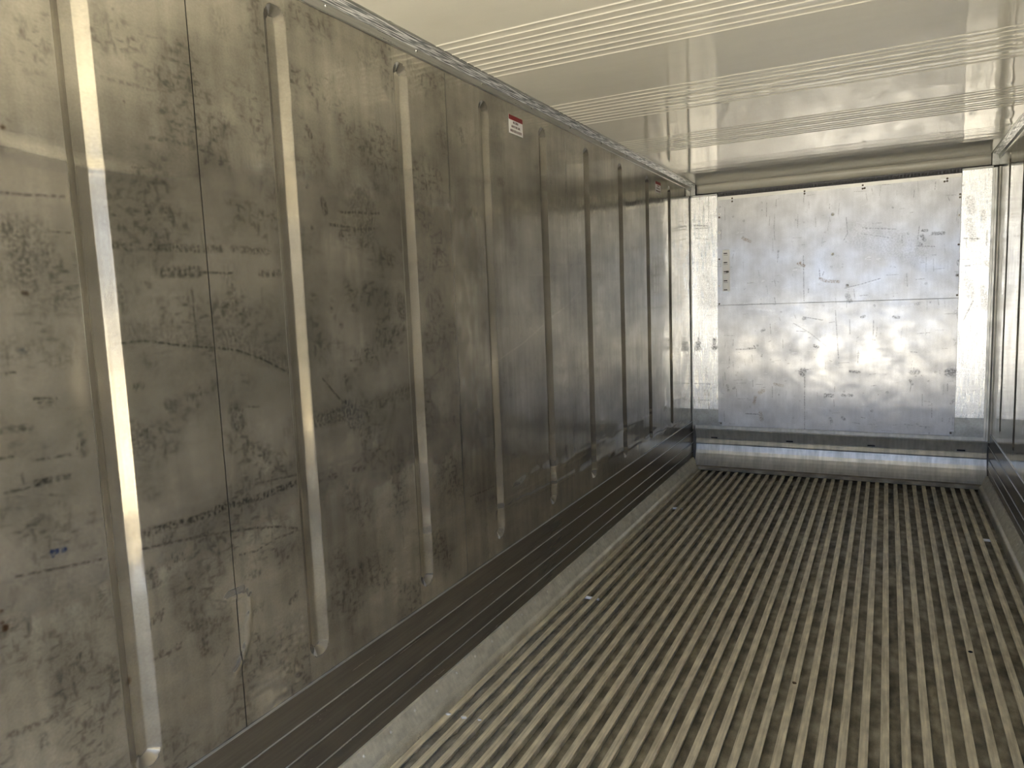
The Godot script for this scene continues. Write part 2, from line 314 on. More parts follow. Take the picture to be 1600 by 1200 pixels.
func make_materials():
	M.wall = wall_material()
	end_materials()
	M.liner = tile_material(61, 512, Color(0.38, 0.36, 0.32), Color(0.54, 0.52, 0.47), 0.2, 0.2, 16, 1, 0.1, 0.55, 0.2, 0.3, Vector3(0.5, 3.0, 1.0), false)
	M.rail = tile_material(65, 512, Color(0.44, 0.46, 0.47), Color(1.0, 1.0, 1.0), 0.3, 1.1, 4, 1, 0.2, 0.35, 0.28, 0.36, Vector3(1.1, 7.0, 1.0), false)
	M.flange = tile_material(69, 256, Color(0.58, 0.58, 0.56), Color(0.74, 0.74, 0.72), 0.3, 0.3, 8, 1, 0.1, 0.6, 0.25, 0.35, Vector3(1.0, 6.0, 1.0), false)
	M.bar = tile_material(73, 512, Color(0.66, 0.625, 0.53), Color(0.94, 0.90, 0.78), 0.3, 0.35, 1, 10, 0.18, 0.15, 0.33, 0.5, Vector3(3.0, 3.0, 1.2))
	M.bed = tile_material(77, 512, Color(0.36, 0.34, 0.28), Color(0.69, 0.66, 0.565), 0.55, 0.15, 1, 6, 0.2, 0.1, 0.35, 0.7, Vector3(1.4, 1.4, 1.0))
	M.dirt = tile_material(79, 256, Color(0.36, 0.345, 0.30), Color(0.66, 0.645, 0.58), 0.3, 0.3, 1, 3, 0.4, 0.0, 0.6, 0.9, Vector3(4.0, 4.0, 2.5))
	M.angle = tile_material(81, 512, Color(0.62, 0.60, 0.53), Color(0.94, 0.92, 0.84), 0.25, 0.25, 1, 4, 0.3, 0.25, 0.35, 0.5, Vector3(3.0, 3.0, 1.5))
	M.nose = tile_material(83, 256, Color(0.66, 0.64, 0.57), Color(0.95, 0.93, 0.86), 0.3, 0.2, 1, 4, 0.3, 0.5, 0.25, 0.4, Vector3(3.0, 3.0, 1.5))
	M.kick = tile_material(85, 512, Color(0.58, 0.575, 0.55), Color(0.82, 0.815, 0.785), 0.3, 0.3, 1, 6, 0.12, 0.45, 0.3, 0.42, Vector3(1.2, 1.2, 1.2))
	M.galv = tile_material(89, 256, Color(0.42, 0.42, 0.40), Color(0.72, 0.72, 0.70), 0.2, 0.1, 1, 1, 0.4, 0.7, 0.3, 0.45, Vector3(4.0, 4.0, 4.0))
	M.ceiling = tile_material(93, 512, Color(0.88, 0.87, 0.825), Color(0.91, 0.90, 0.855), 0.3, 0.2, 12, 1, 0.08, 0.0, 0.03, 0.055, Vector3(0.6, 0.6, 0.6))
	M.ceiling.metallic_specular = 0.85
	M.lip = tile_material(97, 256, Color(0.40, 0.37, 0.31), Color(0.66, 0.63, 0.55), 0.4, 0.2, 4, 1, 0.2, 0.2, 0.5, 0.7, Vector3(2.0, 2.0, 2.0))
	M.concrete = tile_material(101, 512, Color(0.58, 0.565, 0.52), Color(0.68, 0.665, 0.62), 0.4, 0.0, 1, 1, 0.15, 0.0, 0.8, 0.95, Vector3(0.2, 0.2, 0.2))
	M.asphalt = mat(Color(0.40, 0.42, 0.45), 0.0, 0.85)
	M.core = mat(Color(0.5, 0.5, 0.48), 0.0, 0.8)
	M.header = mat(Color(0.80, 0.79, 0.74), 0.0, 0.35)
	M.void = mat(Color(0.42, 0.42, 0.41), 0.0, 0.8)
	M.grille = mat(Color(0.36, 0.36, 0.37), 0.3, 0.5)
	M.strip = mat(Color(0.87, 0.865, 0.84), 0.3, 0.38)
	M.near_black = mat(Color(0.05, 0.048, 0.045), 0.0, 0.6)  # corner sealant, also the painted darkness of wall seams and kick slots
	M.chrome = mat(Color(0.80, 0.80, 0.78), 0.9, 0.25)
	M.rivet = mat(Color(0.86, 0.85, 0.80), 0.25, 0.35)
	M.washer = mat(Color(0.93, 0.93, 0.92), 0.0, 0.5)
	M.screw = mat(Color(0.33, 0.29, 0.24), 0.5, 0.5)
	M.white = mat(Color(0.98, 0.98, 0.975), 0.0, 0.4)
	M.red = mat(Color(0.50, 0.09, 0.09), 0.0, 0.45)
	M.ink = mat(Color(0.30, 0.14, 0.12), 0.0, 0.6)
	M.black_ink = mat(Color(0.12, 0.12, 0.13), 0.0, 0.6)
	M.grey_ink = mat(Color(0.62, 0.62, 0.64), 0.0, 0.6)
	M.brown = mat(Color(0.33, 0.26, 0.16), 0.0, 0.8)
	M.soot = mat(Color(0.05, 0.05, 0.045), 0.0, 0.8)

# ==================================================================== helpers
func numbered(called: String) -> String:
	if not taken.has(called):
		taken[called] = 0
		return called
	taken[called] += 1
	return "%s_%03d" % [called, taken[called]]

func root(called: String, label: String, category: String, kind := "", group := "", at := Vector3.ZERO) -> Node3D:
	var o := Node3D.new()
	o.name = numbered(called)
	add_child(o)
	o.position = at
	tag(o, label, category, kind, group)
	return o

func tag(o: Node3D, label: String, category: String, kind := "", group := ""):
	o.set_meta("label", label)
	o.set_meta("category", category)
	if kind:
		o.set_meta("kind", kind)
	if group:
		o.set_meta("group", group)

func part(called: String, mesh: Mesh, m: Material, parent: Node3D, at := Vector3.ZERO, basis_in := Basis.IDENTITY) -> MeshInstance3D:
	var o := MeshInstance3D.new()
	o.name = called
	o.mesh = mesh
	o.material_override = m
	o.transform = Transform3D(basis_in, at)
	parent.add_child(o, true)
	return o

func box(called: String, lo: Vector3, hi: Vector3, m: Material, parent: Node3D) -> MeshInstance3D:
	var b := BoxMesh.new()
	b.size = hi - lo
	return part(called, b, m, parent, (lo + hi) * 0.5)

# A strip between two polylines; normals are smooth along the profile where it bends gently.
func sheet(a: PackedVector3Array, b: PackedVector3Array, smooth := false) -> ArrayMesh:
	var st := SurfaceTool.new()
	st.begin(Mesh.PRIMITIVE_TRIANGLES)
	var run := 0.0
	var len_ab := a[0].distance_to(b[0])
	for i in a.size() - 1:
		var step := a[i].distance_to(a[i + 1])
		st.set_smooth_group(1 if smooth else 0xffffffff)
		var q := [[a[i], Vector2(0, run)], [b[i], Vector2(len_ab, run)], [b[i + 1], Vector2(len_ab, run + step)], [a[i], Vector2(0, run)], [b[i + 1], Vector2(len_ab, run + step)], [a[i + 1], Vector2(0, run + step)]]
		for p in q:
			st.set_uv(p[1])
			st.add_vertex(p[0])
		run += step
	st.generate_normals()
	return st.commit()

func along_z(profile: Array, z0: float, z1: float, smooth := false) -> ArrayMesh:
	var a := PackedVector3Array()
	var b := PackedVector3Array()
	for p in profile:
		a.append(Vector3(p[0], p[1], z0))
		b.append(Vector3(p[0], p[1], z1))
	return sheet(a, b, smooth)

func along_x(profile: Array, x0: float, x1: float, smooth := false) -> ArrayMesh:
	var a := PackedVector3Array()
	var b := PackedVector3Array()
	for p in profile:
		a.append(Vector3(x0, p[1], p[0]))
		b.append(Vector3(x1, p[1], p[0]))
	return sheet(a, b, smooth)

func grid(pos: PackedVector3Array, nor: PackedVector3Array, uv: PackedVector2Array, cols: int, rows: int, flip: bool) -> ArrayMesh:
	var ix := PackedInt32Array()
	for r in rows - 1:
		for c in cols - 1:
			var i := r * cols + c
			if flip:
				ix.append_array([i, i + cols, i + 1, i + 1, i + cols, i + cols + 1])
			else:
				ix.append_array([i, i + 1, i + cols, i + 1, i + cols + 1, i + cols])
	var arr := []
	arr.resize(Mesh.ARRAY_MAX)
	arr[Mesh.ARRAY_VERTEX] = pos
	arr[Mesh.ARRAY_NORMAL] = nor
	arr[Mesh.ARRAY_TEX_UV] = uv
	arr[Mesh.ARRAY_INDEX] = ix
	var am := ArrayMesh.new()
	am.add_surface_from_arrays(Mesh.PRIMITIVE_TRIANGLES, arr)
	return am

# ==================================================================== outside and floor
func build_ground():
	var o := root("ground", "sunlit pale concrete yard outside the open container door", "ground", "structure")
	box("apron_slab", Vector3(-60, -1.3, LEN + 0.0), Vector3(60, -1.1, LEN + 26), M.concrete, o)
	box("asphalt_lot", Vector3(-120, -1.3, LEN + 26), Vector3(120, -1.102, LEN + 180), M.asphalt, o)

func build_floor():
	var o := root("floor", "ribbed aluminium T-bar floor with dirty channels between the bars", "floor", "structure")
	box("floor_bed", Vector3(-0.1, -0.2, -0.35), Vector3(W + 0.1, -0.036, LEN), M.bed, o)
	var st := SurfaceTool.new()
	st.begin(Mesh.PRIMITIVE_TRIANGLES)
	var prof := [[-0.005, -0.05], [-0.005, -0.006], [-0.0145, -0.004], [-0.0145, -0.0012], [-0.0133, 0.0], [0.0133, 0.0], [0.0145, -0.0012], [0.0145, -0.004], [0.005, -0.006], [0.005, -0.05]]
	var am := along_z(prof, 0.078, LEN - 0.02)
	for k in 34:
		part("floor_bar", am, M.bar, o, Vector3(0.084 + 0.0654 * k, rng.randf_range(-0.0015, 0.001), 0.0))

	# caked dirt lying in the first channels by the left wall
	for k in 5:
		var pos := PackedVector3Array()
		var nor := PackedVector3Array()
		var uv := PackedVector2Array()
		var x0 := 0.084 + 0.0654 * k + 0.006
		var rows := 90
		for j in rows:
			var z := lerpf(2.9, 5.4, j / (rows - 1.0))
			for c in 7:
				var x := x0 + 0.0534 * c / 6.0
				var cover := smoothstep(2.9, 3.5, z) * smoothstep(5.4, 5.0, z) * (1.0 - 0.14 * k)
				pos.append(Vector3(x, -0.038 + cover * (0.020 + 0.016 * dent_noise.get_noise_2d(x * 14.0, z * 2.5 + k * 9.0) + 0.008 * fine_noise.get_noise_2d(x * 60.0, z * 25.0)), z))
				uv.append(Vector2(x, z))
		for j in rows:
			for c in 7:
				var a := pos[j * 7 + mini(c + 1, 6)] - pos[j * 7 + maxi(c - 1, 0)]
				var b := pos[mini(j + 1, rows - 1) * 7 + c] - pos[maxi(j - 1, 0) * 7 + c]
				nor.append(b.cross(a).normalized())
		var q := part("channel_dirt", grid(pos, nor, uv, 7, rows, false), M.dirt, o)
		q.set_meta("kind", "stuff")

# ==================================================================== side walls
func groove_depth(z: float, y: float, first: float) -> float:
	var k := roundf((z - first) / RIB_PITCH)
	var zc := first + k * RIB_PITCH
	if zc < 0.3:
		return 0.0
	var dz := absf(z - zc)
	if dz > 0.05:
		return 0.0
	var dy := maxf(maxf(0.539 - y, y - 2.408), 0.0)
	var d := sqrt(dz * dz + dy * dy)
	var t := clampf((0.0425 - d) / 0.028, 0.0, 1.0)
	return 0.020 * t

func dent(z: float, y: float) -> float:
	var h := 0.0016 * dent_noise.get_noise_2d(z * 1.3, y * 1.1) + 0.0005 * fine_noise.get_noise_2d(z * 7.0, y * 5.0)
	# long creases pushed in by pallets
	var c1 := 0.70 + 0.03 * dent_noise.get_noise_1d(z * 2.0 + 40.0)
	var e1 := (y - c1) / 0.022
	if absf(e1) < 3.0:
		h += 0.0045 * exp(-e1 * e1) * (0.55 + 0.9 * fine_noise.get_noise_2d(z * 5.0, 3.0)) * smoothstep(5.2, 3.6, z)
	var c2 := 0.56 + 0.08 * (z - 2.0) / 2.0 + 0.02 * dent_noise.get_noise_1d(z * 3.0 + 80.0)
	var e2 := (y - c2) / 0.014
	if absf(e2) < 3.0:
		h += 0.003 * exp(-e2 * e2) * smoothstep(4.4, 3.4, z)
	var e3 := (y - 1.92 - 0.01 * sin(z * 9.0)) / 0.016
	if absf(e3) < 3.0:
		h += 0.002 * exp(-e3 * e3) * smoothstep(5.2, 5.5, z)
	return h

var bow := [Vector2(5.236, 0.816), Vector2(5.192, 0.812), Vector2(5.172, 0.792), Vector2(5.17, 0.757), Vector2(5.18, 0.718), Vector2(5.184, 0.675), Vector2(5.208, 0.632), Vector2(5.234, 0.6)]
func near_dent(z: float, y: float) -> float:
	if z < 5.08 or z > 5.32 or y < 0.52 or y > 0.9:
		return 0.0
	var p := Vector2(z, y)
	var d := 1e9
	for i in bow.size() - 1:
		d = minf(d, p.distance_to(Geometry2D.get_closest_point_to_segment(p, bow[i], bow[i + 1])))
	var e := d / 0.011
	return 0.0045 * exp(-e * e)

func wall_sheet(z0: float, z1: float, first: float, right: bool, step: float) -> ArrayMesh:
	var zs := [z0 + 0.0012, z1 - 0.0012]
	var n := int(ceil((z1 - z0) / step))
	for i in range(1, n):
		zs.append(lerpf(z0, z1, float(i) / n))
	for k in range(-1, 24):
		var zc := first + k * RIB_PITCH
		for s in [-0.0445, -0.041, -0.036, -0.026, -0.016, -0.013, 0.0, 0.013, 0.016, 0.026, 0.036, 0.041, 0.0445]:
			if zc + s > z0 + 0.004 and zc + s < z1 - 0.004:
				zs.append(zc + s)
	zs.sort()
	var ys := [WALL_LOW, WALL_TOP]
	var m := int(ceil((WALL_TOP - WALL_LOW) / step))
	for i in range(1, m):
		ys.append(lerpf(WALL_LOW, WALL_TOP, float(i) / m))
	for i in 10:
		ys.append(0.495 + 0.0055 * i)
		ys.append(2.452 - 0.0055 * i)
	ys.sort()
	var pos := PackedVector3Array()
	var nor := PackedVector3Array()
	var uv := PackedVector2Array()
	var e := 0.0018
	var side := -1.0 if right else 1.0
	var xo := W if right else 0.0
	for y in ys:
		for z in zs:
			var zz: float = z
			var yy: float = y
			var h0 := face(zz, yy, first, right)
			var hz := face(zz + e, yy, first, right) - face(zz - e, yy, first, right)
			var hy := face(zz, yy + e, first, right) - face(zz, yy - e, first, right)
			pos.append(Vector3(xo + side * h0, yy, zz))
			nor.append(Vector3(side, -hy / (2.0 * e), -hz / (2.0 * e)).normalized())
			uv.append(Vector2((zz + (1.9794 if right else 0.0)) / 6.0, (2.52 - yy) / 2.1))
	return grid(pos, nor, uv, zs.size(), ys.size(), right)

func face(z: float, y: float, first: float, right: bool) -> float:
	var h := -groove_depth(z, y, first) + dent(z + (20.0 if right else 0.0), y)
	if not right:
		h += near_dent(z, y)
	return h

func build_walls():
	for right: bool in [false, true]:
		var first := 0.52 if right else 0.6922
		var o := root("wall_right" if right else "wall_left", "scuffed grey steel side wall with upright grooves " + ("right of the end panel" if right else "filling the left half"), "wall", "structure")
		var xo := W if right else 0.0
		var s := -1.0 if right else 1.0
		var seam := 0.3935 if not right else 0.22
		var z0 := -0.13
		var z1 := seam
		while z0 < LEN - 0.01:
			var fine: bool = (not right) and z1 > 3.5 and z0 < 6.3
			part("wall_panel", wall_sheet(z0, minf(z1, LEN), first, right, 0.012 if fine else (0.03 if z0 < 6.0 else 0.08)), M.wall, o)
			if z1 < LEN:
				box("dark_joint_strip", Vector3(minf(xo - s * 0.014, xo - s * 0.007), 0.42, z1 - 0.008), Vector3(maxf(xo - s * 0.014, xo - s * 0.007), 2.5, z1 + 0.008), M.near_black, o)  # near-black strip added behind the seam to darken the gap
			z0 = z1
			z1 += PANEL
		# seam backing strips behind the joints and the insulated core
		box("wall_core", Vector3(minf(xo - s * 0.03, xo - s * 0.11), -0.2, -0.35), Vector3(maxf(xo - s * 0.03, xo - s * 0.11), H + 0.1, LEN), M.core, o)
		# lower scuff liner with pressed horizontal lines
		var prof := [[0.0, 0.4275], [0.004, 0.4275], [0.0055, 0.425]]
		for y in [0.331, 0.232, 0.155]:
			prof.append_array([[0.0055, y + 0.006], [0.0090, y + 0.002], [0.0090, y - 0.002], [0.0055, y - 0.006]])
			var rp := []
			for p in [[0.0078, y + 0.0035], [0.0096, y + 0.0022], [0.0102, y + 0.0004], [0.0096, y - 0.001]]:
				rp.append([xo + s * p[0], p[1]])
			part("bright_edge", along_z(rp, 0.0, LEN), M.flange, o)  # paler worn metal, also painting the light these pressed lines catch
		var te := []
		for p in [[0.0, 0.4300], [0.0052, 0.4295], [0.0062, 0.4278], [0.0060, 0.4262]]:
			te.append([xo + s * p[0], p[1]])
		part("bright_edge", along_z(te, 0.0, LEN), M.flange, o)  # same pale strip, edge light put into the colour of the top lip
		prof.append_array([[0.0055, 0.1], [0.0055, 0.03]])
		var pz := []
		for p in prof:
			pz.append([xo + s * p[0], p[1]])
		part("scuff_liner", along_z(pz, 0.0, LEN), M.liner, o)

# ==================================================================== end wall
func plate(called: String, x0: float, x1: float, y0: float, y1: float, z: float, m: Material, parent: Node3D, bend := 0.0) -> MeshInstance3D:
	var pos := PackedVector3Array()
	var nor := PackedVector3Array()
	var uv := PackedVector2Array()
	var c := maxi(2, int((x1 - x0) / 0.035) + 2)
	var r := maxi(2, int((y1 - y0) / 0.035) + 2)
	# an inset rim makes the edge thickness
	var xs := [x0, x0]
	var ys := [y0, y0]
	for i in c:
		xs.append(lerpf(x0 + 0.0015, x1 - 0.0015, float(i) / (c - 1)))
	for i in r:
		ys.append(lerpf(y0 + 0.0015, y1 - 0.0015, float(i) / (r - 1)))
	xs.append_array([x1, x1])
	ys.append_array([y1, y1])
	var e := 0.004
	for j in ys.size():
		for i in xs.size():
			var x: float = xs[i]
			var y: float = ys[j]
			var rim := i == 0 or j == 0 or i == xs.size() - 1 or j == ys.size() - 1
			var h := bend * dent_noise.get_noise_2d(x * 2.2 + 9.0, y * 2.2) + bend * 0.25 * fine_noise.get_noise_2d(x * 8.0, y * 8.0)
			var hx := bend * (dent_noise.get_noise_2d((x + e) * 2.2 + 9.0, y * 2.2) - dent_noise.get_noise_2d((x - e) * 2.2 + 9.0, y * 2.2)) + bend * 0.25 * (fine_noise.get_noise_2d((x + e) * 8.0, y * 8.0) - fine_noise.get_noise_2d((x - e) * 8.0, y * 8.0))
			var hy := bend * (dent_noise.get_noise_2d(x * 2.2 + 9.0, (y + e) * 2.2) - dent_noise.get_noise_2d(x * 2.2 + 9.0, (y - e) * 2.2)) + bend * 0.25 * (fine_noise.get_noise_2d(x * 8.0, (y + e) * 8.0) - fine_noise.get_noise_2d(x * 8.0, (y - e) * 8.0))
			pos.append(Vector3(x, y, -0.01 if rim else z + h))
			nor.append(Vector3(-hx / (2.0 * e), -hy / (2.0 * e), 1.0).normalized())
			uv.append(Vector2(x / W, (2.51 - y) / 2.15))
	return part(called, grid(pos, nor, uv, xs.size(), ys.size(), true), m, parent)

func build_end_wall():
	var o := root("wall_end", "bright scratched metal end wall with riveted panels and a curved kick plate", "wall", "structure")
	box("bulkhead_core", Vector3(-0.03, 0.38, -0.12), Vector3(W + 0.03, 2.38, -0.012), M.core, o)
	box("kick_core", Vector3(-0.03, -0.05, -0.12), Vector3(W + 0.03, 0.38, -0.06), M.void, o)
	box("back_wall", Vector3(-0.1, -0.2, -0.42), Vector3(W + 0.1, H + 0.1, -0.35), M.void, o)
	plate("upper_panel", 0.237, 2.052, 1.478, 2.388, 0.003, M.end_panel, o, 0.0009)
	plate("lower_panel", 0.237, 2.052, 0.398, 1.474, 0.003, M.end_panel, o, 0.0013)
	plate("side_plate", 0.006, 0.234, 0.545, 2.43, 0.0, M.end_plate, o, 0.0006)
	plate("side_plate", 2.055, 2.246, 0.545, 2.43, 0.0, M.end_plate, o, 0.0006)
	plate("patch_plate", 0.012, 0.234, 0.392, 0.541, 0.0015, M.galv, o, 0.001)
	plate("patch_plate", 2.055, 2.246, 0.392, 0.541, 0.0015, M.galv, o, 0.001)
	plate("patch_tab", 0.234, 0.268, 0.392, 0.432, 0.0055, M.galv, o, 0.0)
	plate("patch_tab", 2.022, 2.055, 0.392, 0.432, 0.0055, M.galv, o, 0.0)
	box("seal_joint", Vector3(-0.002, 0.36, -0.02), Vector3(0.006, 2.44, -0.002), M.near_black, o)
	# top edge strip of the panel
	box("top_strip", Vector3(0.24, 2.386, -0.006), Vector3(2.05, 2.414, 0.006), M.strip, o)
	plate("top_band", 0.26, 2.036, 2.300, 2.386, 0.0052, M.end_panel, o, 0.0003)
	# ledges over the side plates
	box("top_ledge", Vector3(0.006, 2.432, -0.06), Vector3(0.235, 2.444, 0.008), M.washer, o)
	box("top_ledge", Vector3(2.055, 2.432, -0.06), Vector3(2.25, 2.444, 0.008), M.washer, o)
	# return-air gap over the panel: dark grille strip and the pale curved duct sheet behind it
	var g := box("return_grille", Vector3(0.236, 2.40, -0.05), Vector3(2.054, 2.426, -0.044), M.grille, o)
	var rung := BoxMesh.new()
	rung.size = Vector3(1.818, 0.012, 0.006)
	part("grille_rail", rung, M.grille, g, Vector3(0, 0.043, 0))
	var bar := BoxMesh.new()
	bar.size = Vector3(0.012, 0.03, 0.005)
	for k in 76:
		part("grille_bar", bar, M.grille, g, Vector3(-0.9 + 0.024 * k, 0.025, 0))
	part("duct_sheet", along_x([[-0.105, H], [-0.118, H - 0.008], [-0.124, H - 0.025], [-0.122, H - 0.045], [-0.112, H - 0.062], [-0.095, H - 0.078]], 0.0, W, true), M.header, o)
	# kick plate: lip, dark reveal, step and hollow curve down to the floor
	var prof := [[-0.006, 0.40], [0.002, 0.394], [0.002, 0.368], [0.022, 0.366], [0.024, 0.362], [0.022, 0.358], [0.006, 0.352], [-0.026, 0.29], [-0.036, 0.268], [-0.030, 0.262], [-0.016, 0.230], [-0.020, 0.224], [-0.029, 0.217], [-0.026, 0.195], [-0.020, 0.165], [-0.010, 0.135], [0.004, 0.105], [0.020, 0.076], [0.038, 0.052], [0.055, 0.036]]
	part("kick_plate", along_x(prof, 0.03, W - 0.012, false), M.kick, o)
	part("kick_lip", along_x([[0.052, 0.036], [0.076, 0.032], [0.080, 0.028], [0.080, 0.002], [0.07, -0.002]], 0.034, W - 0.014), M.lip, o)
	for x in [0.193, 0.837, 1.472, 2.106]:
		box("clip_slot", Vector3(x - 0.028, 0.274, -0.036), Vector3(x + 0.028, 0.286, -0.0235), M.near_black, o)  # solid near-black box in place of a slot opening
	# screws: some on white washers, some bare
	var wm := CylinderMesh.new()
	wm.top_radius = 0.0105
	wm.bottom_radius = 0.0115
	wm.height = 0.003
	wm.radial_segments = 14
	wm.rings = 1
	var sm := CylinderMesh.new()
	sm.top_radius = 0.0035
	sm.bottom_radius = 0.0045
	sm.height = 0.004
	sm.radial_segments = 10
	sm.rings = 1
	var bm := CylinderMesh.new()
	bm.top_radius = 0.006
	bm.bottom_radius = 0.008
	bm.height = 0.005
	bm.radial_segments = 10
	bm.rings = 1
	var tilt := Basis(Vector3.RIGHT, PI / 2)
	for p in [[1.161, 2.186], [1.164, 1.866], [0.256, 2.107], [0.253, 1.646], [2.042, 2.102], [2.042, 1.649], [1.277, 1.606], [0.256, 2.266]]:
		var a := part("washer", wm, M.washer, o, Vector3(p[0], p[1], 0.0088), tilt)
		part("screw", sm, M.screw, a, Vector3(0, 0.002, 0))
	for p in [[0.255, 2.239], [0.253, 1.88], [0.252, 1.489], [0.365, 2.392], [0.365, 2.366], [0.946, 2.372], [0.946, 2.392], [1.378, 2.394], [1.378, 2.368], [1.392, 2.37], [1.957, 2.383], [1.957, 2.364], [1.94, 2.362], [2.044, 2.258], [2.044, 2.235], [2.044, 1.882], [2.044, 1.498], [0.26, 0.42], [2.03, 0.42]]:
		part("screw", bm, M.screw, o, Vector3(p[0], p[1], 0.0075), tilt)

# ==================================================================== ceiling
func ridge(z: float) -> float:
	# nine pressed ribs in every ceiling panel
	var k := roundf((z - 3.91) / 1.035)
	var l := z - (3.91 + 1.035 * k)
	if absf(l) > 0.26:
		return 0.0
	var j := clampf(roundf(l / 0.0565), -4.0, 4.0)
	var d := absf(l - 0.0565 * j)
	return (0.003 if k > -3.0 else 0.001) * (0.5 + 0.5 * cos(PI * d / 0.0062)) if d < 0.0062 else 0.0

func ceil_face(x: float, z: float) -> float:
	var edge := smoothstep(1.75, 2.15, x) * smoothstep(3.2, 1.2, z)
	var h := 0.0013 * dent_noise.get_noise_2d(x * 1.1 + 30.0, z * 1.6 + 7.0) + 0.0012 * edge * fine_noise.get_noise_2d(x * 9.0 + 5.0, z * 2.5) + 0.00025 * fine_noise.get_noise_2d(x * 4.0, z * 6.0)
	return h - ridge(z)

func build_ceiling():
	var o := root("ceiling", "glossy cream ceiling with groups of fine crosswise ribs", "ceiling", "structure")
	box("ceiling_core", Vector3(-0.1, H + 0.02, -0.35), Vector3(W + 0.1, H + 0.1, LEN), M.core, o)
	var z0 := -0.085
	var z1 := 0.29
	var e := 0.0016
	while z0 < LEN - 0.01:
		var ze := minf(z1, LEN)
		var zs := [z0, z0 + 0.002, ze - 0.002, ze]
		var n := int(ceil((ze - z0) / 0.04))
		for i in range(1, n):
			zs.append(lerpf(z0, ze, float(i) / n))
		for k in range(-4, 9):
			for j in range(-4, 5):
				var c := 3.91 + 1.035 * k + 0.0565 * j
				for s in [-0.0066, -0.0045, -0.002, 0.0, 0.002, 0.0045, 0.0066]:
					if c + s > z0 + 0.003 and c + s < ze - 0.003:
						zs.append(c + s)
		zs.sort()
		var pos := PackedVector3Array()
		var nor := PackedVector3Array()
		var uv := PackedVector2Array()
		var cols := 48 if z0 < 6.0 else 10
		for iz in zs.size():
			var z: float = zs[iz]
			var lap := -0.0015 if iz < 2 else (0.0015 if iz >= zs.size() - 2 else 0.0)
			for c in cols:
				var x := W * c / (cols - 1)
				pos.append(Vector3(x, H + ceil_face(x, z) + lap, z))
				var hx := ceil_face(x + e, z) - ceil_face(x - e, z)
				var hz := ceil_face(x, z + e) - ceil_face(x, z - e)
				nor.append(Vector3(hx / (2 * e), -1.0, hz / (2 * e)).normalized())
				uv.append(Vector2(x, z))
		part("ceiling_panel", grid(pos, nor, uv, cols, zs.size(), true), M.ceiling, o)
		z0 = z1
		z1 += 1.035

# ==================================================================== rails, angles, corner trims
func dome(r: float, h: float) -> ArrayMesh:
	var st := SurfaceTool.new()
	st.begin(Mesh.PRIMITIVE_TRIANGLES)
	st.set_smooth_group(1)
	var rings := [[r, 0.0], [r * 0.85, h * 0.6], [r * 0.45, h * 0.93]]
	var seg := 8
	for s in seg:
		var a0 := TAU * s / seg
		var a1 := TAU * (s + 1) / seg
		for k in 2:
			var p: Array = rings[k]
			var q: Array = rings[k + 1]
			var v00 := Vector3(p[0] * cos(a0), p[1], p[0] * sin(a0))
			var v01 := Vector3(p[0] * cos(a1), p[1], p[0] * sin(a1))
			var v10 := Vector3(q[0] * cos(a0), q[1], q[0] * sin(a0))
			var v11 := Vector3(q[0] * cos(a1), q[1], q[0] * sin(a1))
			for v in [v00, v11, v10, v00, v01, v11]:
				st.add_vertex(v)
		for v in [Vector3(rings[2][0] * cos(a0), rings[2][1], rings[2][0] * sin(a0)), Vector3(rings[2][0] * cos(a1), rings[2][1], rings[2][0] * sin(a1)), Vector3(0, h, 0)]:
			st.add_vertex(v)
	st.generate_normals()
	return st.commit()

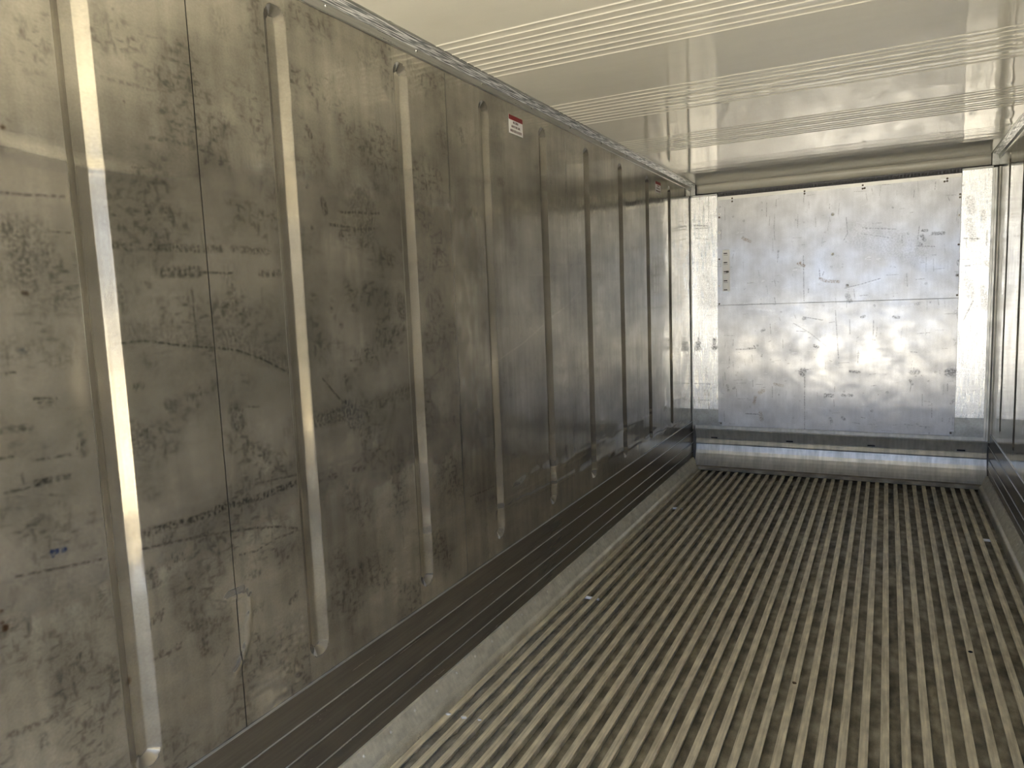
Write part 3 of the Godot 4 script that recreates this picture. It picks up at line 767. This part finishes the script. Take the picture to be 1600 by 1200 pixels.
func build_trims():
	var rivet := dome(0.006, 0.0035)
	for right: bool in [false, true]:
		var xo := W if right else 0.0
		var s := -1.0 if right else 1.0
		var side := "right" if right else "left"
		# rail between wall and ceiling
		var o := root("trim_2" if right else "trim_1", "scratched aluminium corner rail along the %s edge of the ceiling" % side, "rail", "structure")
		var lower := [[0.0, RAIL_LOW], [0.0055, RAIL_LOW], [0.007, RAIL_LOW + 0.002], [0.008, 2.522]]
		var upper := [[0.008, 2.522], [0.0105, 2.5235], [0.026, 2.5335], [0.043, 2.5400]]
		var top := [[0.043, 2.5400], [0.047, 2.5395], [0.050, 2.5415], [0.0505, H + 0.003]]
		for q in [["rail_flange", lower, M.flange], ["rail_face", upper, M.rail], ["rail_bead", top, M.flange]]:
			var pz := []
			for p in q[1]:
				pz.append([xo + s * p[0], p[1]])
			part(q[0], along_z(pz, -0.02, LEN), q[2], o)
		for k in 24:
			part("rivet", rivet, M.chrome, o, Vector3(xo + s * 0.0075, 2.516, 0.31 + 0.487 * k), Basis(Vector3.BACK, -s * PI / 2))
		# folded end of the rail at the end wall
		var b := SurfaceTool.new()
		box("end_bracket", Vector3(minf(xo + s * 0.002, xo + s * 0.05), 2.452, -0.03), Vector3(maxf(xo + s * 0.002, xo + s * 0.05), 2.54, -0.026), M.galv, o)
		box("end_bracket_lip", Vector3(minf(xo + s * 0.048, xo + s * 0.052), 2.452, -0.03), Vector3(maxf(xo + s * 0.048, xo + s * 0.052), 2.54, 0.0), M.near_black, o)
		# angle between scuff liner and floor
		var f := root("trim_4" if right else "trim_3", "riveted worn aluminium angle where the floor meets the %s wall" % side, "angle", "structure")
		var fp := [[0.0, 0.097], [0.014, 0.096], [0.017, 0.094], [0.048, 0.036], [0.054, 0.030], [0.061, 0.027], [0.066, 0.022], [0.067, 0.014], [0.067, -0.05]]
		var fz := []
		for p in fp:
			fz.append([xo + s * p[0], p[1]])
		part("angle_face", along_z(fz.slice(0, 4), 0.02, LEN), M.angle, f)
		part("angle_nose", along_z(fz.slice(3), 0.02, LEN, true), M.nose, f)
		var nrm := Vector3(s * 0.882, 0.471, 0).normalized()
		for k in 76:
			part("rivet", rivet, M.rivet, f, Vector3(xo + s * 0.0262, 0.077, 0.15 + 0.149 * k) + nrm * 0.0002, Basis(Quaternion(Vector3.UP, nrm)))
	# corner angles at the end wall
	var c := root("trim_5", "narrow bent metal corner strip between end wall and right wall", "trim", "structure")
	part("corner_strip", along_profile_y([[2.247, -0.002], [2.247, 0.006], [2.262, 0.006], [2.264, 0.012], [2.276, 0.012], [2.278, 0.02], [2.2835, 0.03], [2.2835, 0.052], [W, 0.054]], 0.36, 2.43), M.kick, c)
	var d := root("trim_6", "dark narrow sealed corner between end wall and left wall", "trim", "structure")
	part("corner_strip", along_profile_y([[0.0, 0.02], [0.003, 0.018], [0.003, 0.006], [0.011, 0.003], [0.011, -0.002]], 0.36, 2.43), M.galv, d)
	# door frame at the open end
	var p := root("door_1", "open rear doorway frame of the container behind the camera", "doorway", "structure")
	box("door_post", Vector3(-0.12, -0.25, LEN), Vector3(0.0, H + 0.12, LEN + 0.1), M.core, p)
	box("door_post", Vector3(W, -0.25, LEN), Vector3(W + 0.12, H + 0.12, LEN + 0.1), M.core, p)
	box("door_header", Vector3(0.0, H, LEN), Vector3(W, H + 0.12, LEN + 0.1), M.core, p)
	box("door_sill", Vector3(0.0, -0.25, LEN), Vector3(W, 0.0, LEN + 0.1), M.galv, p)

func along_profile_y(profile: Array, y0: float, y1: float) -> ArrayMesh:
	var a := PackedVector3Array()
	var b := PackedVector3Array()
	for p in profile:
		a.append(Vector3(p[0], y0, p[1]))
		b.append(Vector3(p[0], y1, p[1]))
	return sheet(a, b)

# ==================================================================== things
func lettering(words: String, width: float, height: float) -> ArrayMesh:
	var f := SystemFont.new()
	f.font_names = PackedStringArray(["Droid Sans"])
	f.font_weight = 700
	var t := TextMesh.new()
	t.font = f
	t.text = words
	t.font_size = 24
	t.pixel_size = 0.01
	t.depth = 0.02
	t.curve_step = 4.0
	var bb := t.get_aabb()
	var st := SurfaceTool.new()
	var sc := Vector3(width / bb.size.x, height / bb.size.y, 0.02)
	var c := bb.get_center()
	st.append_from(t, 0, Transform3D(Basis.from_scale(sc), -c * sc))
	return st.commit()

func build_stickers():
	var face_x := Basis(Vector3.UP, PI / 2)
	var z := [3.395, 1.007]
	var lab := ["white warning sticker with red band and three text lines, nearer the camera", "small far white sticker with red band near the end of the left wall"]
	for k in 2:
		var y := 2.402
		var x := 0.02
		x = maxf(maxf(face(z[k] - 0.07, y + 0.04, 0.6922, false), face(z[k] + 0.07, y - 0.04, 0.6922, false)), maxf(face(z[k] - 0.07, y - 0.04, 0.6922, false), face(z[k] + 0.07, y + 0.04, 0.6922, false))) + 0.0006
		var o := root("warning_sticker", lab[k], "sticker", "", "load height stickers on the left wall", Vector3(x, y, z[k]))
		o.basis = face_x
		var b := BoxMesh.new()
		b.size = Vector3(0.142, 0.083, 0.0006)
		part("backing", b, M.white, o)
		var r := BoxMesh.new()
		r.size = Vector3(0.142, 0.021, 0.0004)
		part("red_band", r, M.red, o, Vector3(0, 0.031, 0.0004))
		part("text_line", lettering("NO CARGO", 0.052, 0.0105), M.ink, o, Vector3(-0.002, 0.011, 0.0006))
		part("text_line", lettering("ABOVE THIS LINE,", 0.092, 0.0115), M.ink, o, Vector3(-0.001, -0.009, 0.0006))
		part("text_line", lettering("WHEN USED AS REEFER", 0.118, 0.0115), M.ink, o, Vector3(0, -0.028, 0.0006))
	# measuring strip on the end panel
	var s := root("scale_strip", "narrow white strip with five black bars on the end panel", "sticker", "", "", Vector3(0.312, 1.778, 0.0095))
	var sb := BoxMesh.new()
	sb.size = Vector3(0.062, 0.358, 0.0006)
	part("backing", sb, M.white, s)
	var dash := BoxMesh.new()
	dash.size = Vector3(0.031, 0.0085, 0.0004)
	var thin := BoxMesh.new()
	thin.size = Vector3(0.036, 0.004, 0.0004)
	for k in 5:
		var y := 0.148 - 0.0788 * k
		part("scale_bar", dash, M.black_ink, s, Vector3(-0.005, y, 0.0005))
		if k < 4:
			part("small_print", thin, M.grey_ink, s, Vector3(-0.003, y - 0.015, 0.0005))
		if k == 2:
			var wide := BoxMesh.new()
			wide.size = Vector3(0.024, 0.016, 0.0004)
			part("scale_block", wide, M.black_ink, s, Vector3(0.011, y - 0.001, 0.0006))

func lump(r: Vector3, sd: int) -> ArrayMesh:
	var sp := SphereMesh.new()
	sp.radius = 1.0
	sp.height = 2.0
	sp.radial_segments = 10
	sp.rings = 5
	var a := sp.get_mesh_arrays()
	var n := FastNoiseLite.new()
	n.seed = sd
	n.frequency = 0.8
	var v: PackedVector3Array = a[Mesh.ARRAY_VERTEX]
	for i in v.size():
		v[i] = v[i] * (1.0 + 0.5 * n.get_noise_3dv(v[i])) * r
	a[Mesh.ARRAY_VERTEX] = v
	var am := ArrayMesh.new()
	am.add_surface_from_arrays(Mesh.PRIMITIVE_TRIANGLES, a)
	return am

func build_floor_bits():
	# white plastic dowels bridging two floor bars, a round nub showing beyond the bar
	var rod := CylinderMesh.new()
	rod.top_radius = 0.0085
	rod.bottom_radius = 0.0085
	rod.height = 0.052
	rod.radial_segments = 14
	var nub := CylinderMesh.new()
	nub.top_radius = 0.006
	nub.bottom_radius = 0.0075
	nub.height = 0.012
	nub.radial_segments = 12
	var where := [[1, 3.08, 1.0], [1, 1.31, 1.0], [31, 1.335, 1.0]]
	var lab := ["white plastic dowel between floor bars at left, nearest the camera", "white plastic dowel between left floor bars far from the camera", "white plastic dowel between floor bars near the right wall"]
	var flat := Basis(Vector3.BACK, PI / 2)
	for k in 3:
		var x0: float = 0.084 + 0.0654 * where[k][0]
		var o := root("plastic_dowel", lab[k], "dowel", "", "white dowels through the floor bars", Vector3(x0 + 0.0327, -0.0105, where[k][1]))
		part("rod", rod, M.white, o, Vector3.ZERO, flat)
		part("nub", nub, M.white, o, Vector3(0.046, 0, 0), flat)
	var chips := [[0.118, 4.335, 0.012, "white chip on the floor bar next to the left angle"], [0.152, 4.33, 0.013, "largest white chip lying on the second floor bar"], [0.208, 4.32, 0.009, "smallest white chip on the floor bars at bottom left"]]
	for k in 3:
		var c: Array = chips[k]
		var o := part("paint_chip" if k == 0 else "paint_chip_%03d" % k, lump(Vector3(c[2], 0.0012, c[2] * 0.8), 5 + k), M.white, self, Vector3(0.084 + 0.0654 * k, 0.0016, c[1]))
		tag(o, c[3], "chip", "", "white chips by the left floor angle")
	var bit := part("dirt_crumb", lump(Vector3(0.009, 0.004, 0.006), 9), M.brown, self, Vector3(1.2612, 0.0035, 3.58))
	tag(bit, "small pale brown crumb on a bar in the middle of the floor", "crumb")
	var soot := part("dark_crumb", lump(Vector3(0.009, 0.004, 0.006), 12), M.soot, self, Vector3(1.9152, 0.0035, 3.02))
	tag(soot, "small black crumb on a floor bar toward the right wall", "crumb")
